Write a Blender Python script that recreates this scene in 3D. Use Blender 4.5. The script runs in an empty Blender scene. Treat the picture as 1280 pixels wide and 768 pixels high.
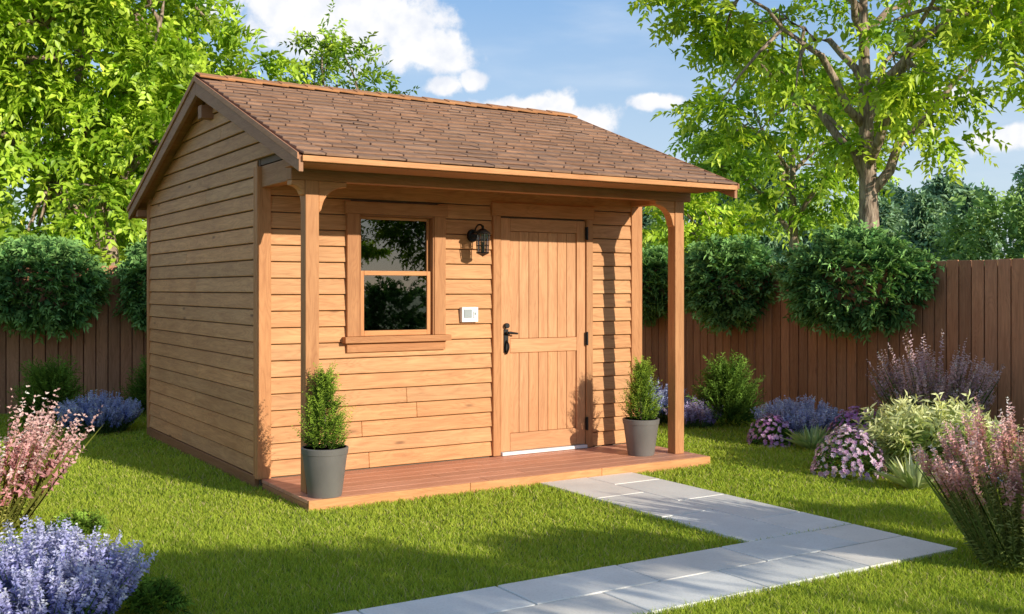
import bpy, math, random
import numpy as np
from mathutils import Vector, Matrix
rng=np.random.default_rng(11); random.seed(11)
S=bpy.context.scene
S.view_settings.view_transform='Standard'; S.view_settings.look='None'; S.view_settings.exposure=0
COL=bpy.context.scene.collection

# ---------------------------------------------------------------- materials
def newmat(name):
    m=bpy.data.materials.new(name); m.use_nodes=True
    nt=m.node_tree; nt.nodes.clear()
    o=nt.nodes.new('ShaderNodeOutputMaterial')
    return m,nt,o
def nd(nt,t,ins=None,**at):
    n=nt.nodes.new(t)
    for k,v in at.items(): setattr(n,k,v)
    if ins:
        for k,v in ins.items():
            if hasattr(v,'is_output') or isinstance(v,bpy.types.NodeSocket): nt.links.new(v,n.inputs[k])
            else: n.inputs[k].default_value=v
    return n
def math_(nt,op,a,b=None,c=None,clamp=False):
    n=nt.nodes.new('ShaderNodeMath'); n.operation=op; n.use_clamp=clamp
    for i,v in enumerate((a,b,c)):
        if v is None: continue
        if isinstance(v,bpy.types.NodeSocket): nt.links.new(v,n.inputs[i])
        else: n.inputs[i].default_value=v
    return n.outputs[0]
def mix(nt,f,a,b,mode='MIX'):
    n=nt.nodes.new('ShaderNodeMix'); n.data_type='RGBA'; n.blend_type=mode
    for i,v in ((0,f),(6,a),(7,b)):
        if isinstance(v,bpy.types.NodeSocket): nt.links.new(v,n.inputs[i])
        else: n.inputs[i].default_value=v if i==0 else (v[0],v[1],v[2],1)
    return n.outputs[2]
def mrange(nt,v,a,b,c=0,d=1,smooth=False):
    n=nt.nodes.new('ShaderNodeMapRange'); n.interpolation_type='SMOOTHSTEP' if smooth else 'LINEAR'
    nt.links.new(v,n.inputs[0])
    for i,x in zip((1,2,3,4),(a,b,c,d)): n.inputs[i].default_value=x
    return n.outputs[0]

def wood(name,dark,light,rough=.6,bump=.35,knot=True):
    m,nt,o=newmat(name)
    uv=nd(nt,'ShaderNodeUVMap',uv_map='UVMap').outputs[0]
    def mp(sx,sy): return nd(nt,'ShaderNodeMapping',{0:uv,'Scale':(sx,sy,1)}).outputs[0]
    n1=nd(nt,'ShaderNodeTexNoise',{'Vector':mp(1.0,12),'Scale':2.5,'Detail':6.,'Distortion':.7}).outputs[0]
    n2=nd(nt,'ShaderNodeTexNoise',{'Vector':mp(3,110),'Scale':2.5,'Detail':3.}).outputs[0]
    n3=nd(nt,'ShaderNodeTexNoise',{'Vector':mp(.7,5),'Scale':1.6,'Detail':2.,'Distortion':.4}).outputs[0]
    ring=math_(nt,'ABSOLUTE',math_(nt,'SINE',math_(nt,'MULTIPLY',n3,55)))
    f=math_(nt,'ADD',math_(nt,'MULTIPLY',mrange(nt,n1,.3,.7),.5),math_(nt,'ADD',math_(nt,'MULTIPLY',mrange(nt,n2,.3,.7),.25),math_(nt,'MULTIPLY',ring,.25)))
    c=mix(nt,f,dark,light)
    if knot:
        v=nd(nt,'ShaderNodeTexVoronoi',{'Vector':mp(1.0,3.6),'Scale':1.5}).outputs['Distance']
        k=mrange(nt,v,.02,.11,.75,0,True)
        c=mix(nt,k,c,(dark[0]*.35,dark[1]*.32,dark[2]*.3))
    col=nd(nt,'ShaderNodeAttribute',attribute_name='Col').outputs[0]
    c=mix(nt,1.,c,col,'MULTIPLY')
    tc=nd(nt,'ShaderNodeTexCoord').outputs['Object']
    st=nd(nt,'ShaderNodeTexNoise',{'Vector':tc,'Scale':1.3,'Detail':4.}).outputs[0]
    c=mix(nt,mrange(nt,st,.45,.75,0,.28),c,(dark[0]*.8,dark[1]*.75,dark[2]*.7))
    b=nd(nt,'ShaderNodeBump',{'Height':math_(nt,'ADD',n2,math_(nt,'MULTIPLY',ring,.4)),'Strength':bump,'Distance':.003}).outputs[0]
    p=nd(nt,'ShaderNodeBsdfPrincipled',{'Base Color':c,'Roughness':rough,'Normal':b})
    p.inputs['Specular IOR Level'].default_value=.3
    nt.links.new(p.outputs[0],o.inputs[0]); return m
def leafmat(name,trans=.35,rough=.5,gloss=.0):
    m,nt,o=newmat(name)
    col=nd(nt,'ShaderNodeAttribute',attribute_name='Col').outputs[0]
    d=nd(nt,'ShaderNodeBsdfDiffuse',{'Color':col})
    tcol=mix(nt,1.,col,(1.15,1.1,.55),'MULTIPLY')
    t=nd(nt,'ShaderNodeBsdfTranslucent',{'Color':tcol})
    mx=nd(nt,'ShaderNodeMixShader',{0:trans,1:d.outputs[0],2:t.outputs[0]})
    if gloss:
        g=nd(nt,'ShaderNodeBsdfGlossy',{'Color':(1,1,1,1),'Roughness':rough})
        mx=nd(nt,'ShaderNodeMixShader',{0:gloss,1:mx.outputs[0],2:g.outputs[0]})
    nt.links.new(mx.outputs[0],o.inputs[0]); return m
def plain(name,col,rough=.5,metal=0,noise=.15,nscale=8,bump=0.):
    m,nt,o=newmat(name)
    tc=nd(nt,'ShaderNodeTexCoord').outputs['Object']
    n=nd(nt,'ShaderNodeTexNoise',{'Vector':tc,'Scale':float(nscale),'Detail':6.}).outputs[0]
    c=mix(nt,mrange(nt,n,.3,.7),[x*(1-noise) for x in col],[min(1,x*(1+noise)) for x in col])
    p=nd(nt,'ShaderNodeBsdfPrincipled',{'Base Color':c,'Roughness':rough,'Metallic':metal})
    if bump:
        n5=nd(nt,'ShaderNodeTexNoise',{'Vector':tc,'Scale':float(nscale)*12,'Detail':5.}).outputs[0]
        nt.links.new(nd(nt,'ShaderNodeBump',{'Height':n5,'Strength':bump,'Distance':.004}).outputs[0],p.inputs['Normal'])
    nt.links.new(p.outputs[0],o.inputs[0]); return m

M_SIDE=wood('cedar_siding',(.42,.180,.068),(.76,.395,.170))
M_TRIM=wood('cedar_trim',(.38,.155,.058),(.62,.30,.125),knot=False)
M_WTRIM=wood('window_trim_wood',(.36,.145,.054),(.57,.27,.11),knot=False)
M_DOOR=wood('door_wood',(.46,.205,.088),(.74,.38,.18),knot=False)
M_DARK=wood('rake_wood',(.30,.13,.065),(.48,.24,.125),knot=False)
M_DECK=wood('deck_wood',(.54,.22,.125),(.82,.43,.28),rough=.5)
M_FENCE=wood('fence_wood',(.34,.135,.065),(.64,.30,.155),bump=.6)
M_SHING=wood('roof_shingle',(.20,.105,.064),(.42,.245,.155),rough=.85,bump=.9,knot=False)
M_LEAF=leafmat('leaf_foliage',.35,.45,.03); M_NEEDLE=leafmat('needle_foliage',.2)
M_GRASS=leafmat('grass_blades',.35); M_PETAL=leafmat('flower_petals',.3)
M_BLACK=plain('black_iron',(.02,.02,.02),.4,.6,.2,30)
M_POT=plain('grey_planter',(.16,.145,.132),.55,0,.12,6,.15)
M_SOIL=plain('soil',(.04,.025,.015),.95,0,.4,40,.8)
M_GROUT=plain('paving_joint_sand',(.14,.125,.10),.95,0,.3,40,.8)
M_WHITE=plain('white_paint',(.80,.80,.78),.45,0,.04,10)
M_SCREEN=plain('grey_panel',(.35,.38,.38),.3,0,.05,10)
M_ROOM=plain('room_interior',(.18,.115,.075),.8,0,.2,3)

def barkmat():
    m,nt,o=newmat('tree_bark')
    tc=nd(nt,'ShaderNodeTexCoord').outputs['Object']
    mp=nd(nt,'ShaderNodeMapping',{0:tc,'Scale':(9,9,2.2)}).outputs[0]
    n=nd(nt,'ShaderNodeTexNoise',{'Vector':mp,'Scale':2.,'Detail':8.,'Distortion':.8}).outputs[0]
    c=mix(nt,mrange(nt,n,.35,.65),(.17,.11,.075),(.50,.37,.27))
    b=nd(nt,'ShaderNodeBump',{'Height':n,'Strength':.8,'Distance':.03}).outputs[0]
    p=nd(nt,'ShaderNodeBsdfPrincipled',{'Base Color':c,'Roughness':.9,'Normal':b})
    nt.links.new(p.outputs[0],o.inputs[0]); return m
M_BARK=barkmat()
def slabmat():
    m,nt,o=newmat('paving_stone')
    tc=nd(nt,'ShaderNodeTexCoord').outputs['Object']
    n=nd(nt,'ShaderNodeTexNoise',{'Vector':tc,'Scale':2.2,'Detail':8.,'Roughness':.65}).outputs[0]
    n2=nd(nt,'ShaderNodeTexNoise',{'Vector':tc,'Scale':90.,'Detail':4.}).outputs[0]
    c=mix(nt,mrange(nt,n,.3,.7),(.78,.75,.69),(.94,.91,.84))
    c=mix(nt,mrange(nt,n2,.5,.75,0,.35),c,(.56,.52,.46))
    c=mix(nt,1.,c,nd(nt,'ShaderNodeAttribute',attribute_name='Col').outputs[0],'MULTIPLY')
    b=nd(nt,'ShaderNodeBump',{'Height':n2,'Strength':.3,'Distance':.003}).outputs[0]
    p=nd(nt,'ShaderNodeBsdfPrincipled',{'Base Color':c,'Roughness':.75,'Normal':b})
    nt.links.new(p.outputs[0],o.inputs[0]); return m
M_SLAB=slabmat()
def groundmat():
    m,nt,o=newmat('lawn_soil')
    tc=nd(nt,'ShaderNodeTexCoord').outputs['Object']
    n=nd(nt,'ShaderNodeTexNoise',{'Vector':tc,'Scale':.6,'Detail':8.}).outputs[0]
    n2=nd(nt,'ShaderNodeTexNoise',{'Vector':tc,'Scale':60.,'Detail':5.}).outputs[0]
    c=mix(nt,mrange(nt,n,.3,.7),(.12,.20,.03),(.18,.27,.04))
    c=mix(nt,mrange(nt,n2,.4,.7,0,.7),c,(.07,.10,.02))
    p=nd(nt,'ShaderNodeBsdfPrincipled',{'Base Color':c,'Roughness':.95})
    nt.links.new(p.outputs[0],o.inputs[0]); return m
M_GROUND=groundmat()
def glassmat(extra=.06):
    m,nt,o=newmat('window_glass')
    fr=nd(nt,'ShaderNodeFresnel',{'IOR':1.5}).outputs[0]
    f=math_(nt,'ADD',fr,extra,clamp=True)
    t=nd(nt,'ShaderNodeBsdfTransparent',{'Color':(.5,.5,.48,1)})
    g=nd(nt,'ShaderNodeBsdfGlossy',{'Color':(.9,.95,1,1),'Roughness':.01})
    mx=nd(nt,'ShaderNodeMixShader',{0:f,1:t.outputs[0],2:g.outputs[0]})
    nt.links.new(mx.outputs[0],o.inputs[0]); return m
M_GLASS=glassmat()

# ---------------------------------------------------------------- builders
def empty(name,loc=(0,0,0),parent=None):
    e=bpy.data.objects.new(name,None); COL.objects.link(e); e.location=loc; e.parent=parent; e.empty_display_size=.2
    return e
class MB:
    def __init__(s): s.v=[];s.f=[];s.uv=[];s.c=[];s.m=[]
    def tone(s,var=.14):
        t=1+random.uniform(-var,var); w=random.uniform(-.04,.04)
        return (t*(1+w),t,t*(1-w))
    def box(s,c,size,L=(1,0,0),W=(0,0,1),mat=0,tone=None,var=.14):
        c=Vector(c);L=Vector(L).normalized();W=Vector(W).normalized();T=L.cross(W)
        h=[x/2 for x in size]; b=len(s.v); loc=[]
        for a in (-1,1):
            for d in (-1,1):
                for e in (-1,1):
                    s.v.append(tuple(c+L*h[0]*a+W*h[1]*d+T*h[2]*e)); loc.append((a*h[0],d*h[1],e*h[2]))
        tn=tone or s.tone(var); ou,ov=random.uniform(0,50),random.uniform(0,50)
        for q,ax in (((0,1,3,2),0),((4,6,7,5),0),((0,4,5,1),1),((2,3,7,6),1),((0,2,6,4),2),((1,5,7,3),2)):
            s.f.append([b+i for i in q]); s.m.append(mat); s.c.append(tn)
            i1,i2={0:(1,2),1:(0,2),2:(0,1)}[ax]
            s.uv.append([(loc[i][i1]+ou,loc[i][i2]+ov) for i in q])
    def prism(s,pts,O,A,B,d0,d1=None,mat=0,tone=None,var=.14,grain='A',back=0.):
        """polygon pts (a,b) in plane O+a*A+b*B, extruded along N=A x B; d0 = list of front offsets or number"""
        O=Vector(O);A=Vector(A);B=Vector(B);N=A.cross(B); n=len(pts); b=len(s.v)
        ds=d0 if isinstance(d0,(list,tuple)) else [d0]*n
        for (p,q),d in zip(pts,ds): s.v.append(tuple(O+A*p+B*q+N*d))
        for p,q in pts: s.v.append(tuple(O+A*p+B*q+N*back))
        tn=tone or s.tone(var); ou,ov=random.uniform(0,50),random.uniform(0,50)
        g=(lambda p:(p[0]+ou,p[1]+ov)) if grain=='A' else (lambda p:(p[1]+ou,p[0]+ov))
        s.f.append([b+i for i in range(n)]); s.uv.append([g(p) for p in pts])
        s.f.append([b+n+i for i in reversed(range(n))]); s.uv.append([g(pts[i]) for i in reversed(range(n))])
        for i in range(n):
            j=(i+1)%n
            s.f.append([b+i,b+n+i,b+n+j,b+j]); s.uv.append([g(pts[i]),(g(pts[i])[0],g(pts[i])[1]+.02),(g(pts[j])[0],g(pts[j])[1]+.02),g(pts[j])])
        s.m+= [mat]*(n+2); s.c+=[tn]*(n+2)
    def tube(s,P,R,seg=8,mat=0):
        P=[Vector(p) for p in P]; b=len(s.v); n=len(P); tn=s.tone(.08)
        for i,p in enumerate(P):
            d=(P[min(i+1,n-1)]-P[max(i-1,0)]).normalized()
            a=d.cross(Vector((.13,.97,.2))).normalized() if abs(d.z)>.5 else d.cross(Vector((0,0,1))).normalized()
            c=d.cross(a)
            for k in range(seg):
                t=2*math.pi*k/seg; s.v.append(tuple(p+(a*math.cos(t)+c*math.sin(t))*R[i]))
        for i in range(n-1):
            for k in range(seg):
                k2=(k+1)%seg
                s.f.append([b+i*seg+k,b+i*seg+k2,b+(i+1)*seg+k2,b+(i+1)*seg+k]); s.m.append(mat); s.c.append(tn)
                s.uv.append([(i*.1,k*.02),(i*.1,k*.02+.02),(i*.1+.1,k*.02+.02),(i*.1+.1,k*.02)])
        for q in ([b+k for k in reversed(range(seg))],[b+(n-1)*seg+k for k in range(seg)]):
            s.f.append(q); s.m.append(mat); s.c.append(tn); s.uv.append([(0,0)]*seg)
    def lathe(s,prof,c,seg=32,mat=0,smooth=True):
        s.tube([(c[0],c[1],c[2]+z) for r,z in prof],[max(r,1e-4) for r,z in prof],seg,mat)
    def build(s,name,mats,parent=None,bevel=0,smooth=False,seg=2):
        me=bpy.data.meshes.new(name); me.from_pydata(s.v,[],s.f)
        for m in mats: me.materials.append(m)
        me.polygons.foreach_set('material_index',s.m)
        uv=me.uv_layers.new(name='UVMap'); uv.data.foreach_set('uv',[x for f in s.uv for p in f for x in p])
        ca=me.color_attributes.new('Col','FLOAT_COLOR','CORNER')
        ca.data.foreach_set('color',[x for f,c in zip(s.f,s.c) for _ in f for x in (c[0],c[1],c[2],1)])
        if smooth: me.polygons.foreach_set('use_smooth',[True]*len(s.f))
        me.update()
        ob=bpy.data.objects.new(name,me); COL.objects.link(ob); ob.parent=parent
        if bevel:
            bm=ob.modifiers.new('bevel','BEVEL'); bm.width=bevel; bm.segments=seg; bm.limit_method='ANGLE'; bm.angle_limit=.6
        return ob

def nrm(a): return a/np.maximum(np.linalg.norm(a,axis=-1,keepdims=True),1e-9)
def runit(n): return nrm(rng.normal(size=(n,3)))
UP=np.array([0,0,1.])
def tri_mesh(name,V,F,C,mat,parent=None,smooth=False):
    n,k,_=V.shape; m=len(F)
    me=bpy.data.meshes.new(name)
    me.vertices.add(n*k); me.vertices.foreach_set('co',V.astype(np.float32).ravel())
    idx=(np.array(F)[None]+(np.arange(n)*k)[:,None,None]).astype(np.int32).ravel()
    me.loops.add(len(idx)); me.loops.foreach_set('vertex_index',idx)
    me.polygons.add(n*m); me.polygons.foreach_set('loop_start',np.arange(n*m,dtype=np.int32)*3)
    me.materials.append(mat)
    me.update(calc_edges=True)
    ca=me.color_attributes.new('Col','FLOAT_COLOR','POINT')
    if C.ndim==2: C=np.repeat(C[:,None,:],k,axis=1)
    c4=np.ones((n,k,4),np.float32); c4[...,:3]=np.clip(C,0,.95)
    ca.data.foreach_set('color',c4.ravel())
    ob=bpy.data.objects.new(name,me); COL.objects.link(ob); ob.parent=parent
    return ob
def leaves(name,parts,mat,parent=None,fold=.25,droop=.1):
    P,D,Sd,L,W,C=[np.concatenate([p[i] for p in parts]) for i in range(6)]
    D=nrm(D); Sd=nrm(Sd-D*(Sd*D).sum(-1,keepdims=True)); N=np.cross(Sd,D)
    N=N*np.sign(N[:,2:3]+1e-6)
    L=L[:,None];W=W[:,None]
    mid=P+D*L*.42
    V=np.stack([P,mid-Sd*W*.5+N*W*fold,P+D*L-UP*droop*L,mid+Sd*W*.5+N*W*fold],1)
    return tri_mesh(name,V,[(0,1,2),(0,2,3)],C,mat,parent)
def sprays(O,Dr,Ln,k,lL,lW,c0,c1,droop=.2,spread=.6,jit=.25,var=.18,t0=.12,both=True,flat=.5,taper=.35):
    m=len(O); c0=np.array(c0);c1=np.array(c1)
    Ln=np.broadcast_to(Ln,(m,)); Dr=nrm(Dr)
    ref=nrm(UP[None]*flat*2+runit(m))
    sd=nrm(np.cross(Dr,ref)); t=np.linspace(t0,1,k)[None,:,None]
    pos=O[:,None]+Dr[:,None]*(Ln[:,None,None]*t)-UP*(droop*Ln[:,None,None]*t*t)
    out=[]
    tone=(1+rng.normal(0,var,(m,1,1)))
    for sg in ((1,-1) if both else (1,)):
        D=Dr[:,None]*(1-spread)+sd[:,None]*spread*sg+rng.normal(0,jit,(m,k,3))-UP*droop*.5
        n=np.cross(sd,Dr)[:,None]+rng.normal(0,jit,(m,k,3))
        D=nrm(D); Sv=np.cross(D,n)
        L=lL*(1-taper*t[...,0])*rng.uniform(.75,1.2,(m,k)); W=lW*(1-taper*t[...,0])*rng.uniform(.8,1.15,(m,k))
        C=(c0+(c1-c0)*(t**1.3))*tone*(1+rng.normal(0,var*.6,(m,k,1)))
        C=C*np.ones((m,k,3))
        out.append((pos.reshape(-1,3),D.reshape(-1,3),Sv.reshape(-1,3),L.ravel(),W.ravel(),np.clip(C,.004,1).reshape(-1,3)))
    return out
def stems(O,Dr,Ln,w,c,droop=0.):
    m=len(O); Ln=np.broadcast_to(Ln,(m,)).astype(float)
    return [(O,nrm(Dr),np.cross(nrm(Dr),runit(m)),Ln,np.full(m,w),np.tile(np.array(c),(m,1))*rng.uniform(.7,1.2,(m,1)))]

def bez(a,b,c,n):
    a,b,c=map(np.array,(a,b,c)); return [tuple((1-t)**2*a+2*t*(1-t)*b+t*t*c) for t in np.linspace(0,1,n)]

def tree(name,base,cc,cr,tr,nclus,clr,nsp,k,lL,lW,c0,c1,nlimb=9,fork=.45,inner=.45,zbias=.0,droop=.25,leafmat_=None,seed=None):
    global rng
    keep=rng
    if seed is not None: rng=np.random.default_rng(seed)
    base=np.array(base,float);cc=np.array(cc,float);cr=np.array(cr,float)
    par=empty(name,tuple(base)); mb=MB()
    top=np.array([cc[0],cc[1],cc[2]+cr[2]*.55]); H=top[2]-base[2]
    tp=[];trr=[]
    for i,t in enumerate(np.linspace(0,1,10)):
        p=base*(1-t)+top*t; p=p+np.array([math.sin(t*5+base[0])*.05*H*.35,math.cos(t*4+base[1])*.05*H*.35,0])*min(1,t*3)
        tp.append(p); trr.append(tr*(1.0-.86*t)*(1.45 if i==0 else 1.05 if i==1 else 1))
    mb.tube(tp,trr,12)
    nodes=[]
    for i in range(nlimb):
        t=fork+(.97-fork)*(i/(nlimb-1))**1.2; f=t*9; a=int(min(f,8)); s0=tp[a]*(1-(f-a))+tp[a+1]*(f-a)
        ang=i*2.4+base[0]; el=(-.25+1.0*i/(nlimb-1))
        e=cc+cr*.78*np.array([math.cos(ang)*math.cos(el),math.sin(ang)*math.cos(el),math.sin(el)])
        r0=max(.012,tr*.52*(1-.6*t)); mid=(s0*.55+e*.45)+np.array([0,0,.16*np.linalg.norm(e-s0)])*(1 if e[2]>s0[2] else .7)+rng.normal(0,.09,3)*cr*.4
        pl=[np.array(q) for q in bez(s0,mid,e,9)]
        for q in range(1,8): pl[q]=pl[q]+rng.normal(0,.03,3)*cr.mean()*.5
        mb.tube(pl,[r0*(1-.85*q/8) for q in range(9)],8)
        for q in range(3,9): nodes.append((pl[q],r0*(1-.85*q/8)))
    NP=np.array([n[0] for n in nodes])
    u=runit(nclus)*rng.uniform(inner,1,(nclus,1))**.6
    u[:,2]+=zbias*(1-u[:,2]**2)
    ph=rng.uniform(0,6,3)
    lob=1+.18*np.sin(3.1*np.arctan2(u[:,1],u[:,0])+ph[0])+.12*np.sin(5*u[:,2]+ph[1])
    cl=cc+u*cr*lob[:,None]
    O=[];Dd=[];Ls=[]
    for c in cl:
        d=np.linalg.norm(NP-c,axis=1); j=int(np.argmin(d)); s0,r=nodes[j]
        m=(s0+c)/2+rng.normal(0,.08,3); m[2]+=.08
        mb.tube(bez(s0,m,c,4),[min(r,.028*tr/.15),.02*tr/.15,.013*tr/.15,.006],5)
        n=int(nsp*rng.uniform(.6,1.3))
        od=runit(n); od[:,2]*=.55; od=od+nrm((c-cc)[None])*.35; od=nrm(od)
        O.append(c+od*clr*rng.uniform(0,.55,(n,1))*[1,1,.6]); Dd.append(od)
        Ls.append(clr*rng.uniform(.5,1.0,n))
    O=np.concatenate(O);Dd=np.concatenate(Dd);Ls=np.concatenate(Ls)
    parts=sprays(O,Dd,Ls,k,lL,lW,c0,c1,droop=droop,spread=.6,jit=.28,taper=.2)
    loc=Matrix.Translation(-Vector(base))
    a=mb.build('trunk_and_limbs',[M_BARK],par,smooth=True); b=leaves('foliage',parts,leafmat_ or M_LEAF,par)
    for o in (a,b): o.data.transform(loc)
    rng=keep
    return par

# ---------------------------------------------------------------- camera, light, world
cam=bpy.data.cameras.new('Camera'); co=bpy.data.objects.new('Camera',cam); COL.objects.link(co); S.camera=co
cam.sensor_width=36; cam.lens=37.27; cam.shift_y=-.0172; cam.clip_end=3000; cam.clip_start=.05
co.location=(-2.611,-7.743,1.5); co.rotation_euler=(math.radians(90),0,math.radians(-32))
EL=math.radians(18); hx,hy=-.32/1.05,1/1.05
trav=Vector((hx*math.cos(EL),hy*math.cos(EL),-math.sin(EL)))
sl=bpy.data.lights.new('sun','SUN'); sl.energy=5; sl.angle=math.radians(.5); sl.color=(1,.93,.79)
so=bpy.data.objects.new('sun',sl); COL.objects.link(so); so.rotation_euler=trav.to_track_quat('-Z','Y').to_euler(); so.location=(8,-20,12)
w=bpy.data.worlds.new('World'); S.world=w; w.use_nodes=True; nt=w.node_tree; nt.nodes.clear()
wo=nt.nodes.new('ShaderNodeOutputWorld')
sky=nt.nodes.new('ShaderNodeTexSky'); sky.sky_type='NISHITA'; sky.sun_disc=False; sky.sun_elevation=EL; sky.sun_rotation=math.atan2(-hx,-hy)
sky.air_density=1.0; sky.dust_density=.6; sky.ozone_density=2.0
dirv=nd(nt,'ShaderNodeTexCoord').outputs['Generated']
sep=nd(nt,'ShaderNodeSeparateXYZ',{0:dirv})
az=math_(nt,'ARCTAN2',sep.outputs[0],sep.outputs[1])
hl=math_(nt,'SQRT',math_(nt,'ADD',math_(nt,'POWER',sep.outputs[0],2),math_(nt,'POWER',sep.outputs[1],2)))
el=math_(nt,'DIVIDE',sep.outputs[2],math_(nt,'MAXIMUM',hl,.001))
clouds=[(.410,.250,.115,.046),(.340,.262,.07,.040),(.475,.228,.055,.028),(.493,.19,.024,.012),(.523,.195,.016,.012),(.56,.172,.060,.012),(.628,.160,.044,.022),(.60,.172,.034,.018),(.70,.175,.035,.008),
 (.95,.17,.05,.008),(1.02,.13,.07,.014),(.2,.14,.10,.02),(-.3,.2,.15,.04),(1.5,.3,.2,.05),(2.6,.4,.3,.06),(-1.9,.35,.3,.07),(3.0,.25,.1,.04)]
den=None
for a0,e0,ra,re in clouds:
    dx=math_(nt,'POWER',math_(nt,'DIVIDE',math_(nt,'SUBTRACT',az,a0),ra),2)
    dy=math_(nt,'POWER',math_(nt,'DIVIDE',math_(nt,'SUBTRACT',el,e0),re),2)
    d=math_(nt,'SUBTRACT',1.,math_(nt,'SQRT',math_(nt,'ADD',dx,dy)))
    den=d if den is None else math_(nt,'MAXIMUM',den,d)
cn=nd(nt,'ShaderNodeTexNoise',{'Vector':dirv,'Scale':26.,'Detail':9.,'Roughness':.6}).outputs[0]
cn2=nd(nt,'ShaderNodeTexNoise',{'Vector':dirv,'Scale':60.,'Detail':5.}).outputs[0]
den=math_(nt,'ADD',den,math_(nt,'MULTIPLY',math_(nt,'SUBTRACT',cn,.5),2.2))
cm=mrange(nt,den,-.05,.45,0,.96,True)
ccol=mix(nt,mrange(nt,math_(nt,'ADD',cn2,math_(nt,'MULTIPLY',den,.3)),.45,.85),(5.8,6.0,6.5),(7.3,7.2,7.1))
grad=mix(nt,mrange(nt,el,.0,.34,0,1,False),(5.2,5.9,6.3),(1.2,2.9,5.7))
grad=mix(nt,mrange(nt,el,.42,1.3,0,1,True),grad,(1.7,2.0,2.5))
sk0=mix(nt,.78,sky.outputs[0],grad)
wisp=nd(nt,'ShaderNodeTexNoise',{'Vector':nd(nt,'ShaderNodeMapping',{0:dirv,'Scale':(2,2,9)}).outputs[0],'Scale':2.2,'Detail':6.}).outputs[0]
base=mix(nt,mrange(nt,wisp,.48,.8,0,.35,True),sk0,(6.3,6.6,7.0))
skc=mix(nt,cm,base,ccol)
bg=nd(nt,'ShaderNodeBackground',{0:skc,1:.15}); nt.links.new(bg.outputs[0],wo.inputs[0])

# ---------------------------------------------------------------- ground
mb=MB(); mb.v=[(-900,-900,0),(900,-900,0),(900,900,0),(-900,900,0)]; mb.f=[[0,1,2,3]]; mb.uv=[[(0,0)]*4]; mb.c=[(1,1,1)]; mb.m=[0]
mb.build('ground',[M_GROUND])

# path -----------------------------------------------------------------
DF=-.99   # deck front edge
mb=MB()
def slab(x0,x1,y0,y1):
    g=.012; mb.box(((x0+x1)/2,(y0+y1)/2,.008+random.uniform(-.001,.0015)),(x1-x0-g,y1-y0-g,.036),(1,0,0),(0,1,0),var=.06)
PX0,PX1,PY0,PY1=1.85,2.75,-3.97,-3.22
xm=(PX0+PX1)/2
for c,(a,b) in enumerate(((PX0,xm),(xm,PX1))):
    y=DF-.003; first=True
    while y>PY1+.02:
        l=.72 if not (first and c) else .36
        y2=max(PY1,y-l)
        if y2-PY1<.2: y2=PY1
        slab(a,b,y2,y); y=y2; first=False
ym=(PY0+PY1)/2
for c,(a,b) in enumerate(((PY0,ym),(ym,PY1))):
    x=PX1; first=True
    while x>-7:
        l=.75 if not (first and c) else .38
        slab(x-l,x,a,b); x-=l; first=False
mb.box((2.3,-2.45,-.002),(.9,2.9,.014),(1,0,0),(0,1,0),mat=1); mb.box((-2.125,-3.595,-.003),(9.75,.75,.014),(1,0,0),(0,1,0),mat=1)
mb.build('garden_path',[M_SLAB,M_GROUT],bevel=.004)

# grass ------------------------------------------------------------------
def grass():
    x0,x1,y0,y1=-8,7.0,-6.8,6.1; area=(x1-x0)*(y1-y0); n=int(area*12500)
    P=np.stack([rng.uniform(x0,x1,n),rng.uniform(y0,y1,n)],1)
    rel=P-np.array([-2.611,-7.743]); F=rel@np.array([.53,.848]); R=rel@np.array([.848,-.53])
    d=np.maximum(F,3.5); pr=np.clip((5.2/d)**1.9,0,1)*np.where((np.abs(R)<.62*np.maximum(F,0)+.3)&(F>3.5),1,.12)
    ok=rng.uniform(size=n)<pr
    def ins(a,b,c,e,mg=.004): return (P[:,0]>a-mg)&(P[:,0]<b+mg)&(P[:,1]>c-mg)&(P[:,1]<e+mg)
    ok&=~ins(0,3.6,DF,3.42)&~ins(PX0,PX1,PY1,DF,-.008)&~ins(-7.2,PX1,PY0,PY1,-.008)
    P=P[ok]; d=d[ok]; n=len(P); sc=np.clip(d/5.2,1,3)
    h=rng.uniform(.022,.044,n)*(1+.12*np.sin(P[:,0]*2.3+P[:,1]*1.7)); wd=rng.uniform(.0028,.0048,n)*sc
    a=rng.uniform(0,2*np.pi,n); s=np.stack([np.cos(a),np.sin(a),np.zeros(n)],1)
    ln=rng.normal(0,.55,(n,2)); b=np.concatenate([P,np.zeros((n,1))],1)
    tip=b+np.concatenate([ln*h[:,None],h[:,None]],1)
    mid=b+np.concatenate([ln*h[:,None]*.3,h[:,None]*.55],1)
    V=np.stack([b-s*wd[:,None]/2,b+s*wd[:,None]/2,mid+s*wd[:,None]*.45,mid-s*wd[:,None]*.45,tip],1)
    pn=np.sin(P[:,0]*1.1+2*np.sin(P[:,1]*.9))*np.sin(P[:,1]*1.3+1.5*np.sin(P[:,0]*.7))*.5+.5*np.sin(P[:,0]*5.1+P[:,1]*3.3)*np.sin(P[:,1]*6.3-P[:,0]*2)
    t=np.clip(.5+.18*pn+rng.normal(0,.24,n),0,1)[:,None]
    C=np.array([.26,.40,.035])*(1-t)+np.array([.64,.71,.10])*t
    dry=rng.uniform(size=n)<.06; C[dry]=[.70,.60,.28]
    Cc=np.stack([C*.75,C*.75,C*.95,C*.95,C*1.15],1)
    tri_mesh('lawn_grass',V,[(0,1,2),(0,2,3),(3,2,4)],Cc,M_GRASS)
grass()

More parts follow.
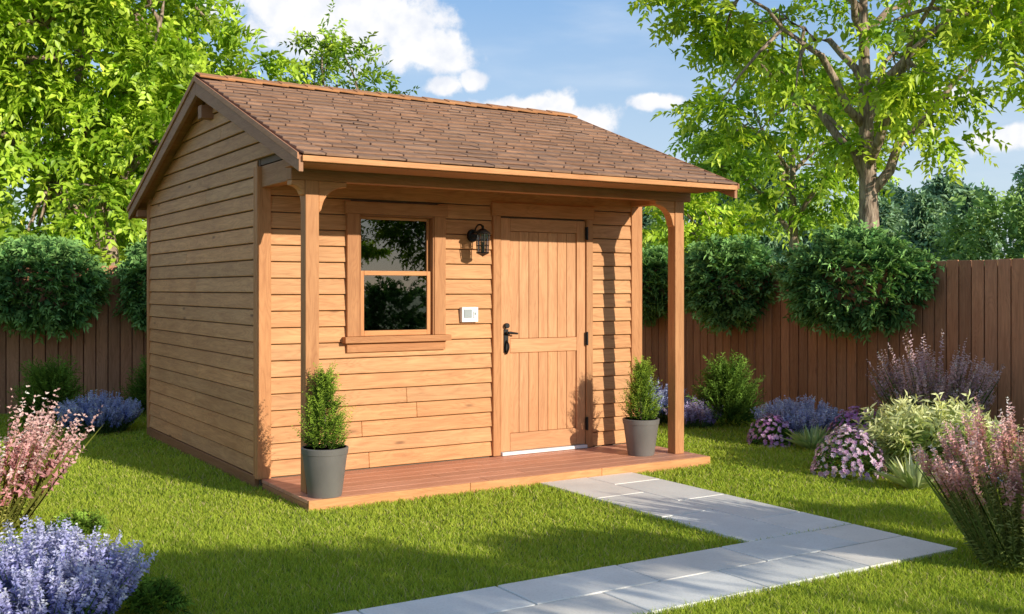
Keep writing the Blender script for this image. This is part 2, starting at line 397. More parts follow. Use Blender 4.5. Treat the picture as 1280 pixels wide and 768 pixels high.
# fences -----------------------------------------------------------------
def fence(name,fixed,a,b,axis,inward):
    mb=MB(); x=a
    while x<b:
        wd=.145; h=1.8+random.uniform(-.006,.006)
        c=(fixed+random.uniform(-.002,.002),x+wd/2,h/2) if axis=='Y' else (x+wd/2,fixed+random.uniform(-.002,.002),h/2)
        W=(0,1,0) if axis=='Y' else (1,0,0)
        mb.box(c,(h,wd-.012,.022),(0,0,1),W,var=.22); x+=wd
    for z in (.35,1.45):
        c=(fixed+.035*inward,(a+b)/2,z) if axis=='Y' else ((a+b)/2,fixed+.035*inward,z)
        mb.box(c,(b-a,.09,.04),(0,1,0) if axis=='Y' else (1,0,0))
    c=(fixed+.020*inward,(a+b)/2,.88) if axis=='Y' else ((a+b)/2,fixed+.020*inward,.88)
    mb.box(c,(b-a,1.72,.012),(0,1,0) if axis=='Y' else (1,0,0),(0,0,1),tone=(.35,.35,.35))
    x=a+.1
    while x<b:
        c=(fixed+.1*inward,x,.93) if axis=='Y' else (x,fixed+.1*inward,.93)
        mb.box(c,(1.70,.09,.09),(0,0,1),(0,1,0)); x+=2.4
    mb.build(name,[M_FENCE],bevel=.006)
fence('wooden_fence',7.1,-7,6.18,'Y',1); fence('wooden_fence',6.2,-9,7.08,'X',1)

# ---------------------------------------------------------------- shed
shed=empty('garden_shed')
m_=.375; RY,RZ=1.2,3.26
XR=3.6
mb=MB()
H=.125
def cutrow(x0,x1,holes):
    iv=[(x0,x1)]
    for a,b in holes:
        nv=[]
        for p,q in iv:
            if b<=p or a>=q: nv.append((p,q))
            else:
                if a>p: nv.append((p,a))
                if b<q: nv.append((b,q))
        iv=nv
    return iv
FO=[.026,.026,.012,.012]
z=.085
while z<2.6:
    z1=z+H; holes=[]
    if z1>1.10 and z<2.15: holes.append((.73,1.50))
    if z<2.17: holes.append((2.06,3.02))
    for p,q in cutrow(.03,XR-.03,holes):
        cuts=[p]; 
        if q-p>1.3 and random.random()<.5: cuts.append(random.uniform(p+.35,q-.35))
        cuts.append(q)
        for a,b in zip(cuts,cuts[1:]):
            mb.prism([(a,z+.003),(b-.001,z+.003),(b-.001,z1-.004),(a,z1-.004)],(0,0,0),(1,0,0),(0,0,1),FO,var=.055)
    z=z1
def sidewall(X,sgn):
    z=.10
    while z<3.2:
        z1=z+H
        zl,zh=z+.003,z1-.004
        if z<2.4: y0b=y0t=.03
        else:
            y0b=max(-.72,RY-(RZ-.055-zl)/m_) ; y0t=max(-.72,RY-(RZ-.055-zh)/m_)
        y1b=min(3.37,RY+(RZ-.055-zl)/m_); y1t=min(3.37,RY+(RZ-.055-zh)/m_)
        if zh>RZ-.06: break
        cut=random.uniform(.35,.7)
        spl=[0,cut,1] if random.random()<.45 and y1b-y0b>2 else [0,1]
        for s0,s1 in zip(spl,spl[1:]):
            yb0=y0b+(y1b-y0b)*s0; yb1=y0b+(y1b-y0b)*s1
            yt0=yb0 if s0>0 else y0t; yt1=yb1 if s1<1 else y1t
            if sgn<0:
                mb.prism([(-yb1,zl),(-yb0-.001,zl),(-yt0-.001,zh),(-yt1,zh)],(X,0,0),(0,-1,0),(0,0,1),FO,var=.08)
            else:
                mb.prism([(yb0,zl),(yb1-.001,zl),(yt1-.001,zh),(yt0,zh)],(X,0,0),(0,1,0),(0,0,1),FO,var=.08)
        z=z1
sidewall(0,-1); sidewall(XR,1)
mb.build('siding',[M_SIDE],shed,bevel=.0055)
mb=MB()
g=.05
def core(x0,x1,z0,z1): mb.box(((x0+x1)/2,.002+g/2,(z0+z1)/2),(x1-x0,z1-z0,g))
core(.0,.735,.02,2.6); core(.735,1.495,.02,1.10); core(.735,1.495,2.15,2.6); core(1.495,XR,.02,2.6)
mb.box((.027,1.73,1.22),(3.3,2.4,.05),(0,1,0),(0,0,1)); mb.box((XR-.027,1.73,1.22),(3.3,2.4,.05),(0,1,0),(0,0,1))
mb.box((XR/2,3.37,1.2),(XR-.12,2.4,.05)); mb.box((XR/2,1.7,.06),(XR-.12,3.2,.04),(1,0,0),(0,1,0)); mb.box((XR/2,1.72,2.45),(XR-.12,3.2,.03),(1,0,0),(0,1,0))
for X in (.004,XR-.054):
    mb.prism([(-.70,2.43),(3.38,2.43),(RY,RZ-.08)],(X,0,0),(0,1,0),(0,0,1),.05)
mb.build('wall_core',[M_ROOM],shed)
mb=MB(); z=.1
while z<2.38:
    mb.prism([(-XR+.03,z),(-.03,z),(-.03,z+H-.004),(-XR+.03,z+H-.004)],(0,3.4,0),(-1,0,0),(0,0,1),[.024,.024,.012,.012]); z+=H
mb.build('rear_siding',[M_SIDE],shed,bevel=.004)
mb=MB()
V=(0,0,1)
def post(x0,x1,y0,y1,z0,z1,tone=None): mb.box(((x0+x1)/2,(y0+y1)/2,(z0+z1)/2),(z1-z0,x1-x0,y1-y0),V,(1,0,0),var=.06,tone=tone)
post(-.034,.075,-.034,.03,.08,2.42); post(-.034,.0,.031,.06,.08,2.42)
post(XR-.09,XR+.034,-.034,.03,.08,2.42)
post(-.034,.02,3.36,3.434,.02,2.42); post(XR-.02,XR+.034,3.36,3.434,.02,2.42)
mb.box((-.018,1.72,.05),(3.4,.096,.036),(0,1,0),V,tone=(.62,.6,.6)); mb.box((XR+.018,1.72,.05),(3.4,.096,.036),(0,1,0),V)
# porch posts and beams
PYc=-.69; PXa,PXb=.125,3.475
post(PXa-.05,PXa+.05,PYc-.05,PYc+.05,.08,2.26); post(PXb-.05,PXb+.05,PYc-.05,PYc+.05,.08,2.26)
mb.box((1.785,PYc,2.345),(3.63,.17,.104),(1,0,0),V,var=.05,tone=(.8,.78,.76))
mb.box((.045,-.33,2.342),(.60,.16,.09),(0,1,0),V,tone=(.8,.8,.8)); mb.box((3.55,-.33,2.342),(.60,.16,.09),(0,1,0),V)
def bracket(px,py,A,sz=.21,th=.085):
    pts=[(.0,-.0),(sz,-.0),(sz,-.035)]
    for t in np.linspace(0,1,9)[1:-1]:
        a=math.pi/2*t; pts.append((sz-(sz-.02)*math.sin(a)*.98,-.035-(sz*.95-.035)*(1-math.cos(a))))
    pts.append((.018,-sz*.97)); pts.append((0,-sz*1.05)); pts=pts[::-1]
    A=Vector(A); Bv=Vector((0,0,1)); N=A.cross(Bv)
    mb.prism(pts,Vector((px,py,2.259))-N*th/2,A,Bv,th,var=.05,tone=(1.15,1.13,1.1))
bracket(PXa+.051,PYc,(1,0,0)); bracket(PXb-.051,PYc,(-1,0,0)); bracket(PXa,PYc+.051,(0,1,0),.16); bracket(PXb,PYc+.051,(0,1,0),.16)
bracket(PXa-.051,PYc,(-1,0,0),.10)
mb.build('porch_frame_and_corner_boards',[M_TRIM],shed,bevel=.005)
mb=MB(); y=-.62
while y<-.03:
    mb.box((1.8,y+.05,2.44),(XR-.1,.097,.02),(1,0,0),(0,1,0)); y+=.1
mb.build('porch_ceiling',[M_TRIM],shed)

# roof
roofp=empty('roof',parent=shed)
RX0,RX1=-.12,3.66
th=math.atan(m_)
mb=MB(); ms=MB()
for side,ey in ((-1,-1.2),(1,3.7)):
    run=abs(ey-RY); sl_=run/math.cos(th)
    D=Vector((0,side*math.cos(th),-math.sin(th))); Nn=Vector((0,side*math.sin(th),math.cos(th)))
    R0=Vector(((RX0+RX1)/2,RY,RZ))
    nb=int(sl_/.13)
    for i in range(nb):
        s=(i+.5)*sl_/nb; mb.box(R0+D*s-Nn*.022,(RX1-RX0-.05,sl_/nb-.003,.018),(1,0,0),D*(1),var=.1)
    ex=.142; rows=int(sl_/ex)+1
    for r in range(rows):
        low=sl_+.035-r*ex
        x=RX0-.01-random.uniform(0,.08)
        while x<RX1+.01:
            wd=random.choice((.12,.15,.18,.22,.26)); xa=max(x,RX0-.012); xb=min(x+wd,RX1+.012)
            if xb-xa>.03:
                jl=random.uniform(-.011,.011); ln_=min(.25,low-.0)
                if ln_>.04:
                    ang=.10; Dt=(D*math.cos(ang)+Nn*math.sin(ang)); Nt=Dt.cross(Vector((1,0,0)))
                    c=R0+D*(low+jl-ln_/2)+Nn*(.006+ln_/2*math.sin(ang)+.002); c.x=(xa+xb)/2
                    ms.box(c,(xb-xa-.006,ln_,.014+random.uniform(-.003,.006)),(1,0,0),Dt,var=.15)
            x+=wd
ms.build('shingles',[M_SHING],roofp,bevel=.003,seg=1)
mb.build('roof_boards',[M_TRIM],roofp)
mb=MB(); x=RX0-.02
while x<RX1:
    for side in (-1,1):
        D=Vector((0,side*math.cos(th),-math.sin(th)));Nn=Vector((0,side*math.sin(th),math.cos(th)))
        Lx=Vector((1,0,-.035)).normalized()
        c=Vector((min(x+.14,RX1-.12),RY,RZ))+D*.055+Nn*.048
        mb.box(c,(.30,.125,.018),Lx,D,var=.16)
    x+=.235
mb.build('ridge_cap',[M_TRIM],roofp,bevel=.004)
mb=MB()
for X,N_ in ((RX0-.034,0),(RX1+.002,0)):
    for side,ey in ((-1,-1.215),(1,3.715)):
        zt=lambda y:RZ+.012-m_*abs(y-RY)
        p=[(RY+side*.001,zt(RY)-.145),(ey,zt(ey)-.105),(ey,zt(ey)),(RY+side*.001,zt(RY))]
        if side<0: p=[(a,b) for a,b in p][::-1]
        mb.prism(p,(X,0,0),(0,1,0),(0,0,1),.032,var=.05)
        zt2=lambda y:RZ+.030-m_*abs(y-RY)
        p=[(RY+side*.001,zt2(RY)-.045),(ey-side*-.01,zt2(ey)-.045),(ey-side*-.01,zt2(ey)),(RY+side*.001,zt2(RY))]
        if side<0: p=p[::-1]
        sx=-.014 if X<0 else .034
        mb.prism(p,(X+sx,0,0),(0,1,0),(0,0,1),.012,tone=(1.4,1.35,1.3))
mb.box((-.06,RY,2.99),(.115,.11,.10),(1,0,0),V)
mb.prism([(RY-.22,3.06),(RY+.22,3.06),(RY,3.15)],(-.03,0,0),(0,1,0),(0,0,1),.02)
mb.box((-.06,3.5,2.28),(.115,.07,.08),(1,0,0),V)
mb.build('rake_boards',[M_DARK],roofp,bevel=.004)
mb=MB()
mb.box(((RX0+RX1)/2,-1.196,2.338),(RX1-RX0-.004,.030,.026),(1,0,0),V,tone=(.8,.78,.75))
mb.box(((RX0+RX1)/2,-1.224,2.348),(RX1-RX0+.03,.038,.030),(1,0,0),V,tone=(1.2,1.18,1.14))
mb.box(((RX0+RX1)/2,3.70,2.29),(RX1-RX0,.10,.026),(1,0,0),V)
mb.box(((RX0+RX1)/2,-.98,2.338),(RX1-RX0-.06,.40,.012),(1,0,0),(0,1,0),tone=(.8,.78,.76))
mb.build('eave_fascia',[M_TRIM],roofp,bevel=.003)

# deck
mb=MB()
nb=6; wdt=(-DF-.025-.028)/nb
for i in range(nb):
    yc=DF+.025+wdt*(i+.5); cut=random.uniform(1.0,2.6)
    mb.box((cut/2+.0,yc,.067),(cut-.003,wdt-.005,.026),(1,0,0),(0,1,0)); mb.box(((cut+XR)/2,yc,.067),(XR-cut-.003,wdt-.005,.026),(1,0,0),(0,1,0))
for a,b in ((0,1.25),(1.25,2.45),(2.45,XR)): mb.box(((a+b)/2,DF+.011,.040),(b-a-.003,.080,.022),(1,0,0),V,mat=1,tone=(1.3,1.32,1.3))
for x in (.011,XR-.011): mb.box((x,-.50,.026),(.91,.052,.02),(0,1,0),V,mat=1)
mb.box((1.8,-.48,.02),(XR-.1,.86,.035),(1,0,0),(0,1,0),mat=1,tone=(.3,.3,.3))
mb.build('porch_deck',[M_DECK,M_TRIM],shed,bevel=.003)

# window
win=empty('window',parent=shed)
mb=MB()
yf=-.052
def vb(x0,x1,z0,z1,y0,y1,tone=None): mb.box(((x0+x1)/2,(y0+y1)/2,(z0+z1)/2),(z1-z0,x1-x0,abs(y1-y0)),V,(1,0,0),tone=tone,var=.05)
def hb(x0,x1,z0,z1,y0,y1,tone=None): mb.box(((x0+x1)/2,(y0+y1)/2,(z0+z1)/2),(x1-x0,z1-z0,abs(y1-y0)),(1,0,0),V,tone=tone,var=.05)
vb(.682,.785,1.13,2.095,yf,-.002); vb(1.450,1.553,1.13,2.095,yf,-.002)
hb(.665,1.570,2.096,2.19,yf-.008,-.002); hb(.650,1.585,1.080,1.129,-.092,-.002); hb(.682,1.553,1.005,1.079,yf+.006,-.002)
vb(.786,.80,1.13,2.095,-.046,.05,(.75,.72,.7)); vb(1.435,1.449,1.13,2.095,-.046,.05,(.75,.72,.7)); hb(.801,1.434,2.081,2.095,-.046,.05,(.7,.7,.7))
t2=(1.3,1.28,1.22)
def sash(x0,x1,z0,z1,y0,y1,fr=.035):
    vb(x0,x0+fr,z0,z1,y0,y1,t2); vb(x1-fr,x1,z0,z1,y0,y1,t2)
    hb(x0+fr+.001,x1-fr-.001,z1-fr,z1,y0,y1,t2); hb(x0+fr+.001,x1-fr-.001,z0,z0+fr*1.15,y0,y1,t2)
sash(.802,1.433,1.60,2.08,.012,.036,.022); sash(.802,1.433,1.131,1.648,-.018,.008,.036)
mb.build('window_frame',[M_WTRIM],win,bevel=.003)
mb=MB(); mb.box((1.1175,.024,1.86),(.59,.46,.004)); mb.box((1.1175,-.005,1.40),(.57,.44,.004)); mb.build('window_glass',[M_GLASS],win)

# door
door=empty('door',parent=shed)
mb=MB()
dx0,dx1,dz0,dz1=2.095,2.98,.115,2.11
vb(2.014,2.088,.085,2.125,-.046,-.002); vb(2.987,3.058,.085,2.125,-.046,-.002); hb(2.000,3.072,2.126,2.24,-.050,-.002)
mb.build('door_frame',[M_TRIM],door,bevel=.004)
mb=MB(); sw=.092
vb(dx0,dx0+sw,dz0,dz1,-.034,.012,(1.05,1.04,1.03)); vb(dx1-sw,dx1,dz0,dz1,-.034,.012,(.97,.97,.97))
ix0,ix1=dx0+sw+.001,dx1-sw-.001
hb(ix0,ix1,dz1-.11,dz1,-.034,.012); hb(ix0,ix1,.955,1.075,-.034,.012,(1.1,1.1,1.1)); hb(ix0,ix1,dz0,dz0+.15,-.034,.012,(.92,.92,.92))
n=7; bw=(ix1-ix0)/n
for i in range(n):
    a=ix0+i*bw+.0015; b=a+bw-.003
    mb.box(((a+b)/2,-.008,1.537),(.92,b-a,.022),V,(1,0,0),var=.1)
    mb.box(((a+b)/2,-.008,.61),(.688,b-a,.022),V,(1,0,0),var=.1)
mb.build('door_leaf',[M_DOOR],door,bevel=.0045)
mb=MB(); mb.box((2.537,-.03,.098),(.89,.028,.075),(1,0,0),V); mb.build('threshold',[M_WHITE],door,bevel=.004)
mb=MB()
mb.box((2.142,-.040,1.06),(.20,.042,.010),V,(1,0,0))
mb.tube([(2.142,-.045,1.13),(2.142,-.08,1.13)],[.012,.012],10); mb.tube([(2.142,-.08,1.13),(2.16,-.085,1.13),(2.235,-.082,1.122)],[.012,.012,.008],8)
mb.tube(bez((2.142,-.045,1.06),(2.142,-.12,1.02),(2.142,-.045,.95),8),[.009]*8,8)
mb.tube([(2.142,-.046,1.19),(2.142,-.066,1.19)],[.024,.022],16)
for zz in (2.0,1.06,.30):
    mb.box((2.985,-.050,zz),(.11,.03,.010),V,(1,0,0)); mb.tube([(2.984,-.060,zz-.06),(2.984,-.060,zz+.06)],[.009,.009],10)
mb.build('handle_and_hinges',[M_BLACK],door,bevel=.0015)

# wall lantern
lan=empty('wall_lantern',(1.82,-.03,1.905)); mb=MB()
X,Y=0,-.165
mb.tube([(0,.004,.045),(0,-.018,.045)],[.055,.050],20); mb.tube([(0,-.018,.045),(0,-.028,.045)],[.03,.02],16)
mb.tube(bez((0,-.02,.05),(0,-.07,.17),(0,Y,.115),8),[.008]*8,8)
mb.lathe([(.006,.125),(.012,.112),(.010,.10),(.03,.09),(.066,.062),(.070,.054),(.062,.052),(.0,.052)],(X,Y,0),20)
mb.lathe([(.0,-.135),(.012,-.128),(.03,-.118),(.052,-.108),(.055,-.098),(.0,-.098)],(X,Y,0),20)
for k in range(6):
    a=k*math.pi/3+.2; mb.tube([(X+.058*math.cos(a),Y+.058*math.sin(a),.054),(X+.048*math.cos(a),Y+.048*math.sin(a),-.10)],[.0045,.0045],6)
for zz,r in ((.0,.0555),(-.045,.0525)):
    mb.tube([(X+r*math.cos(a),Y+r*math.sin(a),zz) for a in np.linspace(0,2*math.pi,19)],[.0035]*19,6)
mb.lathe([(.0,-.10),(.014,-.098),(.014,-.02),(.008,-.015),(.0,-.015)],(X,Y,0),12)
mb.build('lantern_cage',[M_BLACK],lan,smooth=False)
mb=MB(); mb.lathe([(.048,.05),(.04,-.097)],(X,Y,0),20); mb.build('lantern_glass',[M_GLASS],lan)

cb=empty('electrical_switch_box',(1.78,-.03,1.29)); mb=MB()
mb.box((0,-.006,0),(.155,.125,.045),(1,0,0),V,tone=(1,1,1)); mb.box((-.022,-.031,.008),(.075,.07,.006),(1,0,0),V,mat=1,tone=(1,1,1)); mb.box((.045,-.032,.0),(.028,.055,.008),(1,0,0),V,tone=(1,1,1))
mb.box((.045,-.0375,.008),(.012,.022,.008),(1,0,0),V,mat=1)
mb.build('switch_housing',[M_WHITE,M_SCREEN],cb,bevel=.004)

def potted(x,y,h,ph,r):
    e=empty('potted_conifer',(x,y,.081)); mb=MB()
    mb.lathe([(.0,0),(r*.72,0),(r*.74,.01),(r*.97,h-.045),(r*1.0,h-.043),(r*1.03,h-.004),(r*1.0,h),(r*.93,h),(r*.9,h-.04),(0,h-.04)],(0,0,0),48)
    o=mb.build('pot',[M_POT],e,smooth=True)
    o.modifiers.new('es','EDGE_SPLIT').split_angle=.6
    mb=MB(); mb.lathe([(0,h-.036),(r*.9,h-.035),(r*.88,h-.03),(0,h-.02)],(0,0,0),24); mb.build('soil',[M_SOIL],e)
    n=480; t=rng.uniform(0,1,n)**1.1; a=rng.uniform(0,6.28,n); rr=r*.76*(1-t)**.9*rng.uniform(.2,1.0,n)
    O=np.stack([np.cos(a)*rr,np.sin(a)*rr,h-.03+t*ph*.80],1)
    D=np.stack([np.cos(a)*.55,np.sin(a)*.55,np.full(n,1.0)],1)+rng.normal(0,.28,(n,3))
    leaves('foliage',sprays(O,D,rng.uniform(.07,.20,n)*(ph/.5)*(1-.35*t),9,.032,.008,(.08,.17,.02),(.36,.50,.06),droop=.0,spread=.45,jit=.25)+stems(O,D,.12,.004,(.08,.10,.03)),M_NEEDLE,e)
    mb=MB(); mb.tube([(0,0,h-.04),(0,0,h+ph*.7)],[.012,.004],6); mb.build('stem',[M_BARK],e)
potted(.165,-.868,.335,.60,.158); potted(3.16,-.60,.31,.56,.155)

# ---------------------------------------------------------------- plants
def heather(name,x,y,n,h,rad,leafc,leafc2,flc,flc2,tf=.6,lean=.5,fl=.022,ll=.03,z0=0.,dens=16):
    a=rng.uniform(0,6.28,n); r=np.sqrt(rng.uniform(0,1,n)); O=np.stack([x+np.cos(a)*r*rad*.35,y+np.sin(a)*r*rad*.35,np.full(n,z0)],1)
    D=np.stack([np.cos(a)*r*lean,np.sin(a)*r*lean,np.ones(n)],1)+rng.normal(0,.08,(n,3)); Ln=h*rng.uniform(.6,1.0,n)*(1.05-.25*r)
    D=nrm(D); p=stems(O,D,Ln,.006,leafc)
    p+=sprays(O,D,Ln*tf*1.1,dens,ll,ll*.22,leafc,leafc2,droop=0,spread=.5,jit=.3,t0=.1)
    O2=O+D*(Ln*tf)[:,None]
    p+=sprays(O2,D+rng.normal(0,.06,(n,3)),Ln*(1-tf),14,fl,fl*.55,flc,flc2,droop=0,spread=.6,jit=.4,t0=0.,taper=.5,var=.22)
    p+=sprays(O2,D+rng.normal(0,.12,(n,3)),Ln*(1-tf)*.9,12,fl,fl*.55,flc,flc2,droop=0,spread=.7,jit=.5,t0=0.,taper=.4,var=.22)
    leaves(name,p,M_PETAL)
def bush(name,x,y,z,rx,ry,rz,n,ln,k,ll,lw,c0,c1,mat=None,stemz=None,droop=.15,up=.2,low=-1.,flat=.5,rin=.35,rout=.86,amp=1.):
    u=runit(n); u[:,2]=np.where(u[:,2]<low,-u[:,2],u[:,2])
    lob=1+amp*(.13*np.sin(4*np.arctan2(u[:,1],u[:,0])+x)+.1*np.sin(7*u[:,2]+y))
    O=np.array([x,y,z])+u*np.array([rx,ry,rz])*(rng.uniform(rin,rout,(n,1)))*lob[:,None]
    D=u*np.array([1,1,.8])+UP*up+rng.normal(0,.22,(n,3))
    p=sprays(O,D,ln*rng.uniform(.6,1.2,n),k,ll,lw,c0,c1,droop=droop,spread=.55,jit=.2,flat=flat)
    p+=stems(O,D,ln*.9,.006,(.06,.045,.02))
    if stemz is None: return leaves(name,p,mat or M_NEEDLE)
    e=empty(name,(0,0,0)); leaves('foliage',p,mat or M_NEEDLE,e); mb=MB()
    sx,sy=stemz
    mb.tube([(sx,sy,0),(sx,sy,z*.6),((sx+x)/2,(sy+y)/2,z)],[.06,.05,.03],8)
    for i in range(7):
        a=i*.9; mb.tube(bez((sx,sy,z*.55),((sx+x)/2,(sy+y)/2,z),(x+rx*.7*math.cos(a),y+ry*.7*math.sin(a),z+rz*.2*math.sin(i*2)),5),[.03,.022,.016,.01,.006],6)
    mb.build('branches',[M_BARK],e)
    return e
HC0,HC1=(.05,.155,.05),(.31,.53,.16)
for x,y,rx,ry,rz in ((6.92,.28,.60,.92,.54),(6.92,2.30,.55,.68,.52),(6.95,3.85,.5,.52,.45),(6.95,5.2,.5,.5,.45),(6.95,-5.2,.6,.9,.5)):
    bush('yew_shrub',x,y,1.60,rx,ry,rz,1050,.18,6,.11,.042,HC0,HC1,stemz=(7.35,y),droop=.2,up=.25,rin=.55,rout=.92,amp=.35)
for x,rx in ((-.66,.74),(.72,.42),(-2.35,.75),(1.8,.5)):
    bush('yew_shrub',x,6.02,1.56,rx,.58,.53,1050,.18,6,.11,.042,HC0,HC1,stemz=(x,6.45),droop=.2,up=.25,rin=.55,rout=.92,amp=.35)

PK=((.68,.32,.34),(.90,.58,.55))
heather('pink_heather',-1.93,-.60,125,1.10,.6,(.24,.26,.05),(.50,.44,.14),PK[0],PK[1],tf=.50,lean=.62,fl=.046,ll=.05,dens=20)
heather('pink_heather',2.74,-4.38,210,.98,.6,(.20,.26,.07),(.46,.44,.18),(.58,.30,.30),(.88,.54,.55),tf=.78,lean=.55,fl=.030,ll=.046,dens=30)
heather('purple_heather',6.25,-1.25,150,1.14,.7,(.18,.26,.07),(.40,.40,.18),(.54,.34,.38),(.80,.58,.62),tf=.66,lean=.55,fl=.038,ll=.06,dens=24)
LV=((.26,.32,.74),(.52,.56,.92))
GL=((.10,.19,.06),(.26,.36,.16))
heather('lavender_plant',-1.93,-2.72,480,.50,.8,*GL,(.28,.28,.70),(.62,.62,.94),tf=.58,lean=.65,fl=.032,ll=.035,dens=12)
heather('lavender_plant',-.40,3.95,420,.46,.7,*GL,LV[0],LV[1],tf=.55,lean=.8,fl=.034,ll=.035,dens=10)
heather('lavender_plant',5.40,-.30,380,.46,.7,*GL,(.34,.34,.66),(.60,.60,.86),tf=.55,lean=.7,fl=.034,ll=.035,dens=10)
heather('lavender_plant',5.02,1.45,260,.52,.6,*GL,LV[0],LV[1],tf=.5,lean=.5,fl=.034,ll=.035,dens=10)
heather('lavender_plant',5.15,.95,200,.36,.5,*GL,(.42,.32,.66),(.64,.56,.86),tf=.5,lean=.6,fl=.034,ll=.035,dens=10)
heather('lavender_plant',4.55,-2.85,140,.25,.4,*GL,LV[0],LV[1],tf=.5,lean=.7,fl=.028,ll=.03,dens=9)
def mum(name,x,y,r,h,c0,c1,nf):
    n=900; u=runit(n); u[:,2]=np.abs(u[:,2]); O=np.array([x,y,0])+u*np.array([r,r,h])*rng.uniform(.6,.93,(n,1))
    p=[(O,u+rng.normal(0,.5,(n,3)),runit(n),rng.uniform(.03,.05,n),np.full(n,.018),np.array([.10,.20,.04])*rng.uniform(.6,1.5,(n,1)))]
    u=runit(nf); u[:,2]=np.abs(u[:,2]); c=np.array([x,y,0])+u*np.array([r,r,h])*rng.uniform(.93,1.05,(nf,1)); nn=nrm(u+rng.normal(0,.25,(nf,3)))
    ta=nrm(np.cross(nn,runit(nf))); tb=np.cross(nn,ta); col=np.array(c0)+(np.array(c1)-np.array(c0))*rng.uniform(0,1,(nf,1))
    for k in range(8):
        an=k*math.pi/4; D=ta*math.cos(an)+tb*math.sin(an)+nn*.35
        p.append((c,D,np.cross(D,nn),rng.uniform(.020,.030,nf),np.full(nf,.015),col*rng.uniform(.85,1.15,(nf,1))))
    p.append((c+nn*.004,nn,ta,np.full(nf,.008),np.full(nf,.010),np.tile([.5,.4,.15],(nf,1))))
    leaves(name,p,M_PETAL)
mum('purple_chrysanthemum',4.90,-.42,.22,.29,(.52,.22,.56),(.85,.60,.84),240)
mum('purple_chrysanthemum',5.35,-1.12,.32,.40,(.46,.16,.52),(.80,.48,.80),400)
mum('pink_chrysanthemum',4.20,-1.95,.28,.39,(.62,.34,.62),(.92,.80,.90),350)
def blades(name,x,y,n,L,W,c0,c1,lean=.8,flw=False):
    a=rng.uniform(0,6.28,n); r=rng.uniform(.05,1,n); O=np.stack([x+.05*np.cos(a),y+.05*np.sin(a),np.zeros(n)+.01],1)
    D=np.stack([np.cos(a)*r*lean,np.sin(a)*r*lean,1.0-.5*r],1); t=rng.uniform(0,1,(n,1))
    leaves(name,[(O,D,np.cross(D,UP)+.001,L*rng.uniform(.6,1.1,n),np.full(n,W),np.array(c0)*(1-t)+np.array(c1)*t)],M_LEAF,droop=.18)
VG=((.28,.38,.08),(.84,.86,.44))
for x,y,s in ((4.58,-2.25,1),(4.85,-1.95,1.1),(4.85,-2.60,.95),(5.15,-2.25,1.1)):
    bush('variegated_shrub',x,y,.18*s,.18*s,.18*s,.18*s,75,.25,6,.13,.030,VG[0],VG[1],mat=M_LEAF,droop=.0,up=.9,low=-.3)
blades('spiky_yucca',4.13,-2.62,90,.34,.036,(.40,.52,.18),(.90,.90,.60))
blades('spiky_yucca',5.00,-.85,110,.30,.026,(.26,.40,.13),(.68,.78,.38)); blades('spiky_yucca',5.25,-2.72,100,.38,.030,(.3,.4,.14),(.8,.82,.5))
blades('spiky_yucca',4.72,-1.48,80,.28,.028,(.3,.42,.14),(.75,.78,.45)); blades('spiky_yucca',4.50,-2.05,70,.30,.030,(.34,.46,.14),(.82,.84,.48))
for x,y,r,h in ((5.45,.75,.40,.88),(-.75,4.75,.42,.8),(.5,5.3,.4,.7)):
    n=520; a=rng.uniform(0,6.28,n); t=rng.uniform(0,1,n); rr=r*.6*(1-t)**.9*rng.uniform(.2,1,n)
    O=np.stack([x+np.cos(a)*rr,y+np.sin(a)*rr,t*h*.55+.02],1); D=np.stack([np.cos(a)*.7,np.sin(a)*.7,np.full(n,1.)],1)+rng.normal(0,.25,(n,3))
    leaves('juniper_shrub',sprays(O,D,rng.uniform(.18,.38,n),10,.075,.015,(.05,.11,.02),(.19,.32,.05),droop=0,spread=.35,jit=.2),M_NEEDLE)
bush('low_green_shrub',-1.45,-1.0,.05,.16,.16,.10,140,.07,6,.04,.012,(.12,.22,.03),(.28,.42,.06),up=.3,low=-.2)
bush('low_green_shrub',-1.42,-2.75,.05,.13,.13,.09,140,.07,6,.04,.012,(.08,.18,.03),(.2,.34,.05),up=.3,low=-.2)

# ---------------------------------------------------------------- trees
G0,G1=(.22,.40,.02),(.62,.80,.075)
tree('maple_tree',(1.00,10.2,0),(.50,10.1,4.85),(2.6,2.5,3.0),.26,165,.75,22,8,.17,.085,G0,G1,nlimb=11,fork=.30,inner=.25,seed=5)
tree('maple_tree',(12.1,4.3,0),(12.0,4.3,6.4),(3.5,3.4,2.4),.24,92,.78,19,8,.19,.085,(.24,.42,.02),(.70,.83,.075),nlimb=13,fork=.40,inner=.6,seed=8)
tree('ash_tree',(15.0,8.7,0),(15.0,8.7,4.7),(2.4,2.4,1.8),.17,42,.75,15,8,.2,.09,(.22,.40,.03),(.54,.72,.07),nlimb=8,fork=.45,seed=3)
tree('ash_tree',(5.4,10.9,0),(5.2,10.9,4.35),(1.15,1.15,1.8),.16,42,.6,18,8,.16,.06,(.18,.33,.03),(.50,.66,.06),nlimb=8,fork=.4,droop=.05,seed=21)
tree('ash_tree',(7.7,12.0,0),(7.7,12.0,3.3),(1.2,1.2,1.5),.12,30,.6,18,8,.16,.06,(.16,.28,.025),(.38,.52,.05),nlimb=7,fork=.4,droop=.05,seed=4)
tree('hazel_tree',(9.3,6.2,0),(9.3,6.2,2.0),(1.3,1.3,1.2),.09,50,.5,16,8,.14,.07,(.26,.44,.02),(.66,.82,.075),nlimb=8,fork=.2,inner=.2,seed=6)

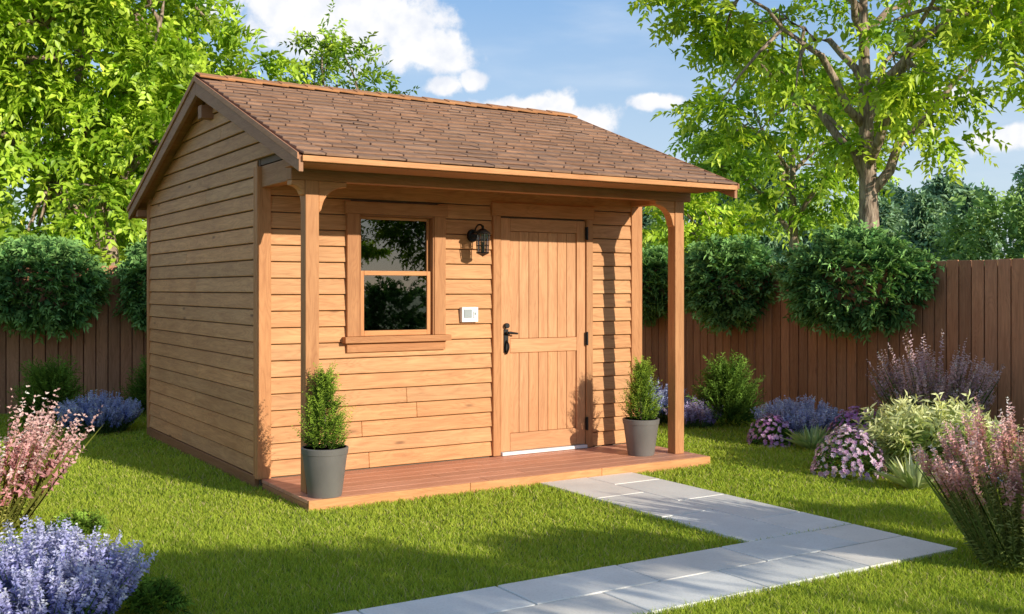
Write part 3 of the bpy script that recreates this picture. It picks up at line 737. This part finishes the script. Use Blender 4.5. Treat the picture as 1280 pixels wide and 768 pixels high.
def forest():
    parts=[]; yaw=math.atan2(.53,.848)
    TH=[.19,.215,.24,.26,.30,.335,.37,.41,.435,.46,.49]
    for i in range(80):
        con=rng.uniform()<.55; th_=yaw+rng.uniform(-1.15,1.15); d=rng.uniform(32,75)
        if i<11: th_=yaw+TH[i]; d=[34,38,33,42,46,40,47,40,36,42,34][i]; con=[1,1,1,1,0,1,1,1,0,1,1][i]
        x=-2.611+d*math.sin(th_); y=-7.743+d*math.cos(th_)
        h=(rng.uniform(.075,.10) if con else rng.uniform(.045,.07))*d+1.5
        if i<11: h=[6.4,7.2,5.4,5.6,4.8,4.6,5.4,5.0,4.4,6.0,5.6][i]
        r=h*(.2 if con else .38); n=480; a=rng.uniform(0,6.28,n)
        if con:
            t=rng.uniform(0.05,1,n)**.8; rr=r*(1-t)*rng.uniform(.5,1.05,n)*(1+.25*np.sin(t*40)); O=np.stack([x+np.cos(a)*rr,y+np.sin(a)*rr,t*h],1)
            D=np.stack([np.cos(a),np.sin(a),np.full(n,-.15)],1); c0,c1=(.16,.29,.18),(.36,.52,.30)  # distance haze put into the conifer colours, paler and bluish
        else:
            u=runit(n); lob=1+.25*np.sin(5*np.arctan2(u[:,1],u[:,0])+i)*np.sin(4*u[:,2]+i); O=np.array([x,y,h*.58])+u*np.array([r,r,h*.42])*lob[:,None]*rng.uniform(.6,1,(n,1))
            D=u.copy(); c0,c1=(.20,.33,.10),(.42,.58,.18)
        parts+=sprays(O,D+rng.normal(0,.3,(n,3)),d/40*.6,4,.34*d/40,.16*d/40,c0,c1,droop=.2,spread=.6,jit=.3,var=.2)
    leaves('distant_trees',parts,M_NEEDLE)
forest()
# garden behind the viewer (casts the dappled shade on the lawn, seen in the window)
tree('garden_tree',(1.0,-9.1,0),(1.0,-9.1,2.15),(1.25,.45,.26),.05,64,.28,18,8,.08,.035,G0,G1,nlimb=8,fork=.5)
tree('garden_tree',(3.05,-9.4,0),(3.05,-9.4,2.20),(.75,.35,.07),.05,26,.17,16,8,.07,.03,G0,G1,nlimb=6,fork=.5)
tree('garden_tree',(4.7,-9.45,0),(4.7,-9.45,2.16),(.70,.35,.07),.05,22,.17,16,8,.07,.03,G0,G1,nlimb=6,fork=.5)
for i,x in enumerate((3.2,4.5,5.8)):
    bush('shade_hedge',x,-9.9,.90,.85,.5,.85,700,.2,7,.09,.045,HC0,HC1,up=.1)  # unseen hedge, added to shade the right foreground lawn
for i,(x,y,h) in enumerate(((8,-32,6),(13,-34,7),(3,-36,6),(18,-31,7),(23,-33,6.5),(-6,-30,6))):
    tree('background_tree',(x,y,0),(x,y,h*.6),(2.4,2.4,h*.36),.2,46,1.0,14,7,.26,.12,(.1,.18,.02),(.22,.33,.04),nlimb=7,fork=.3,inner=.2)
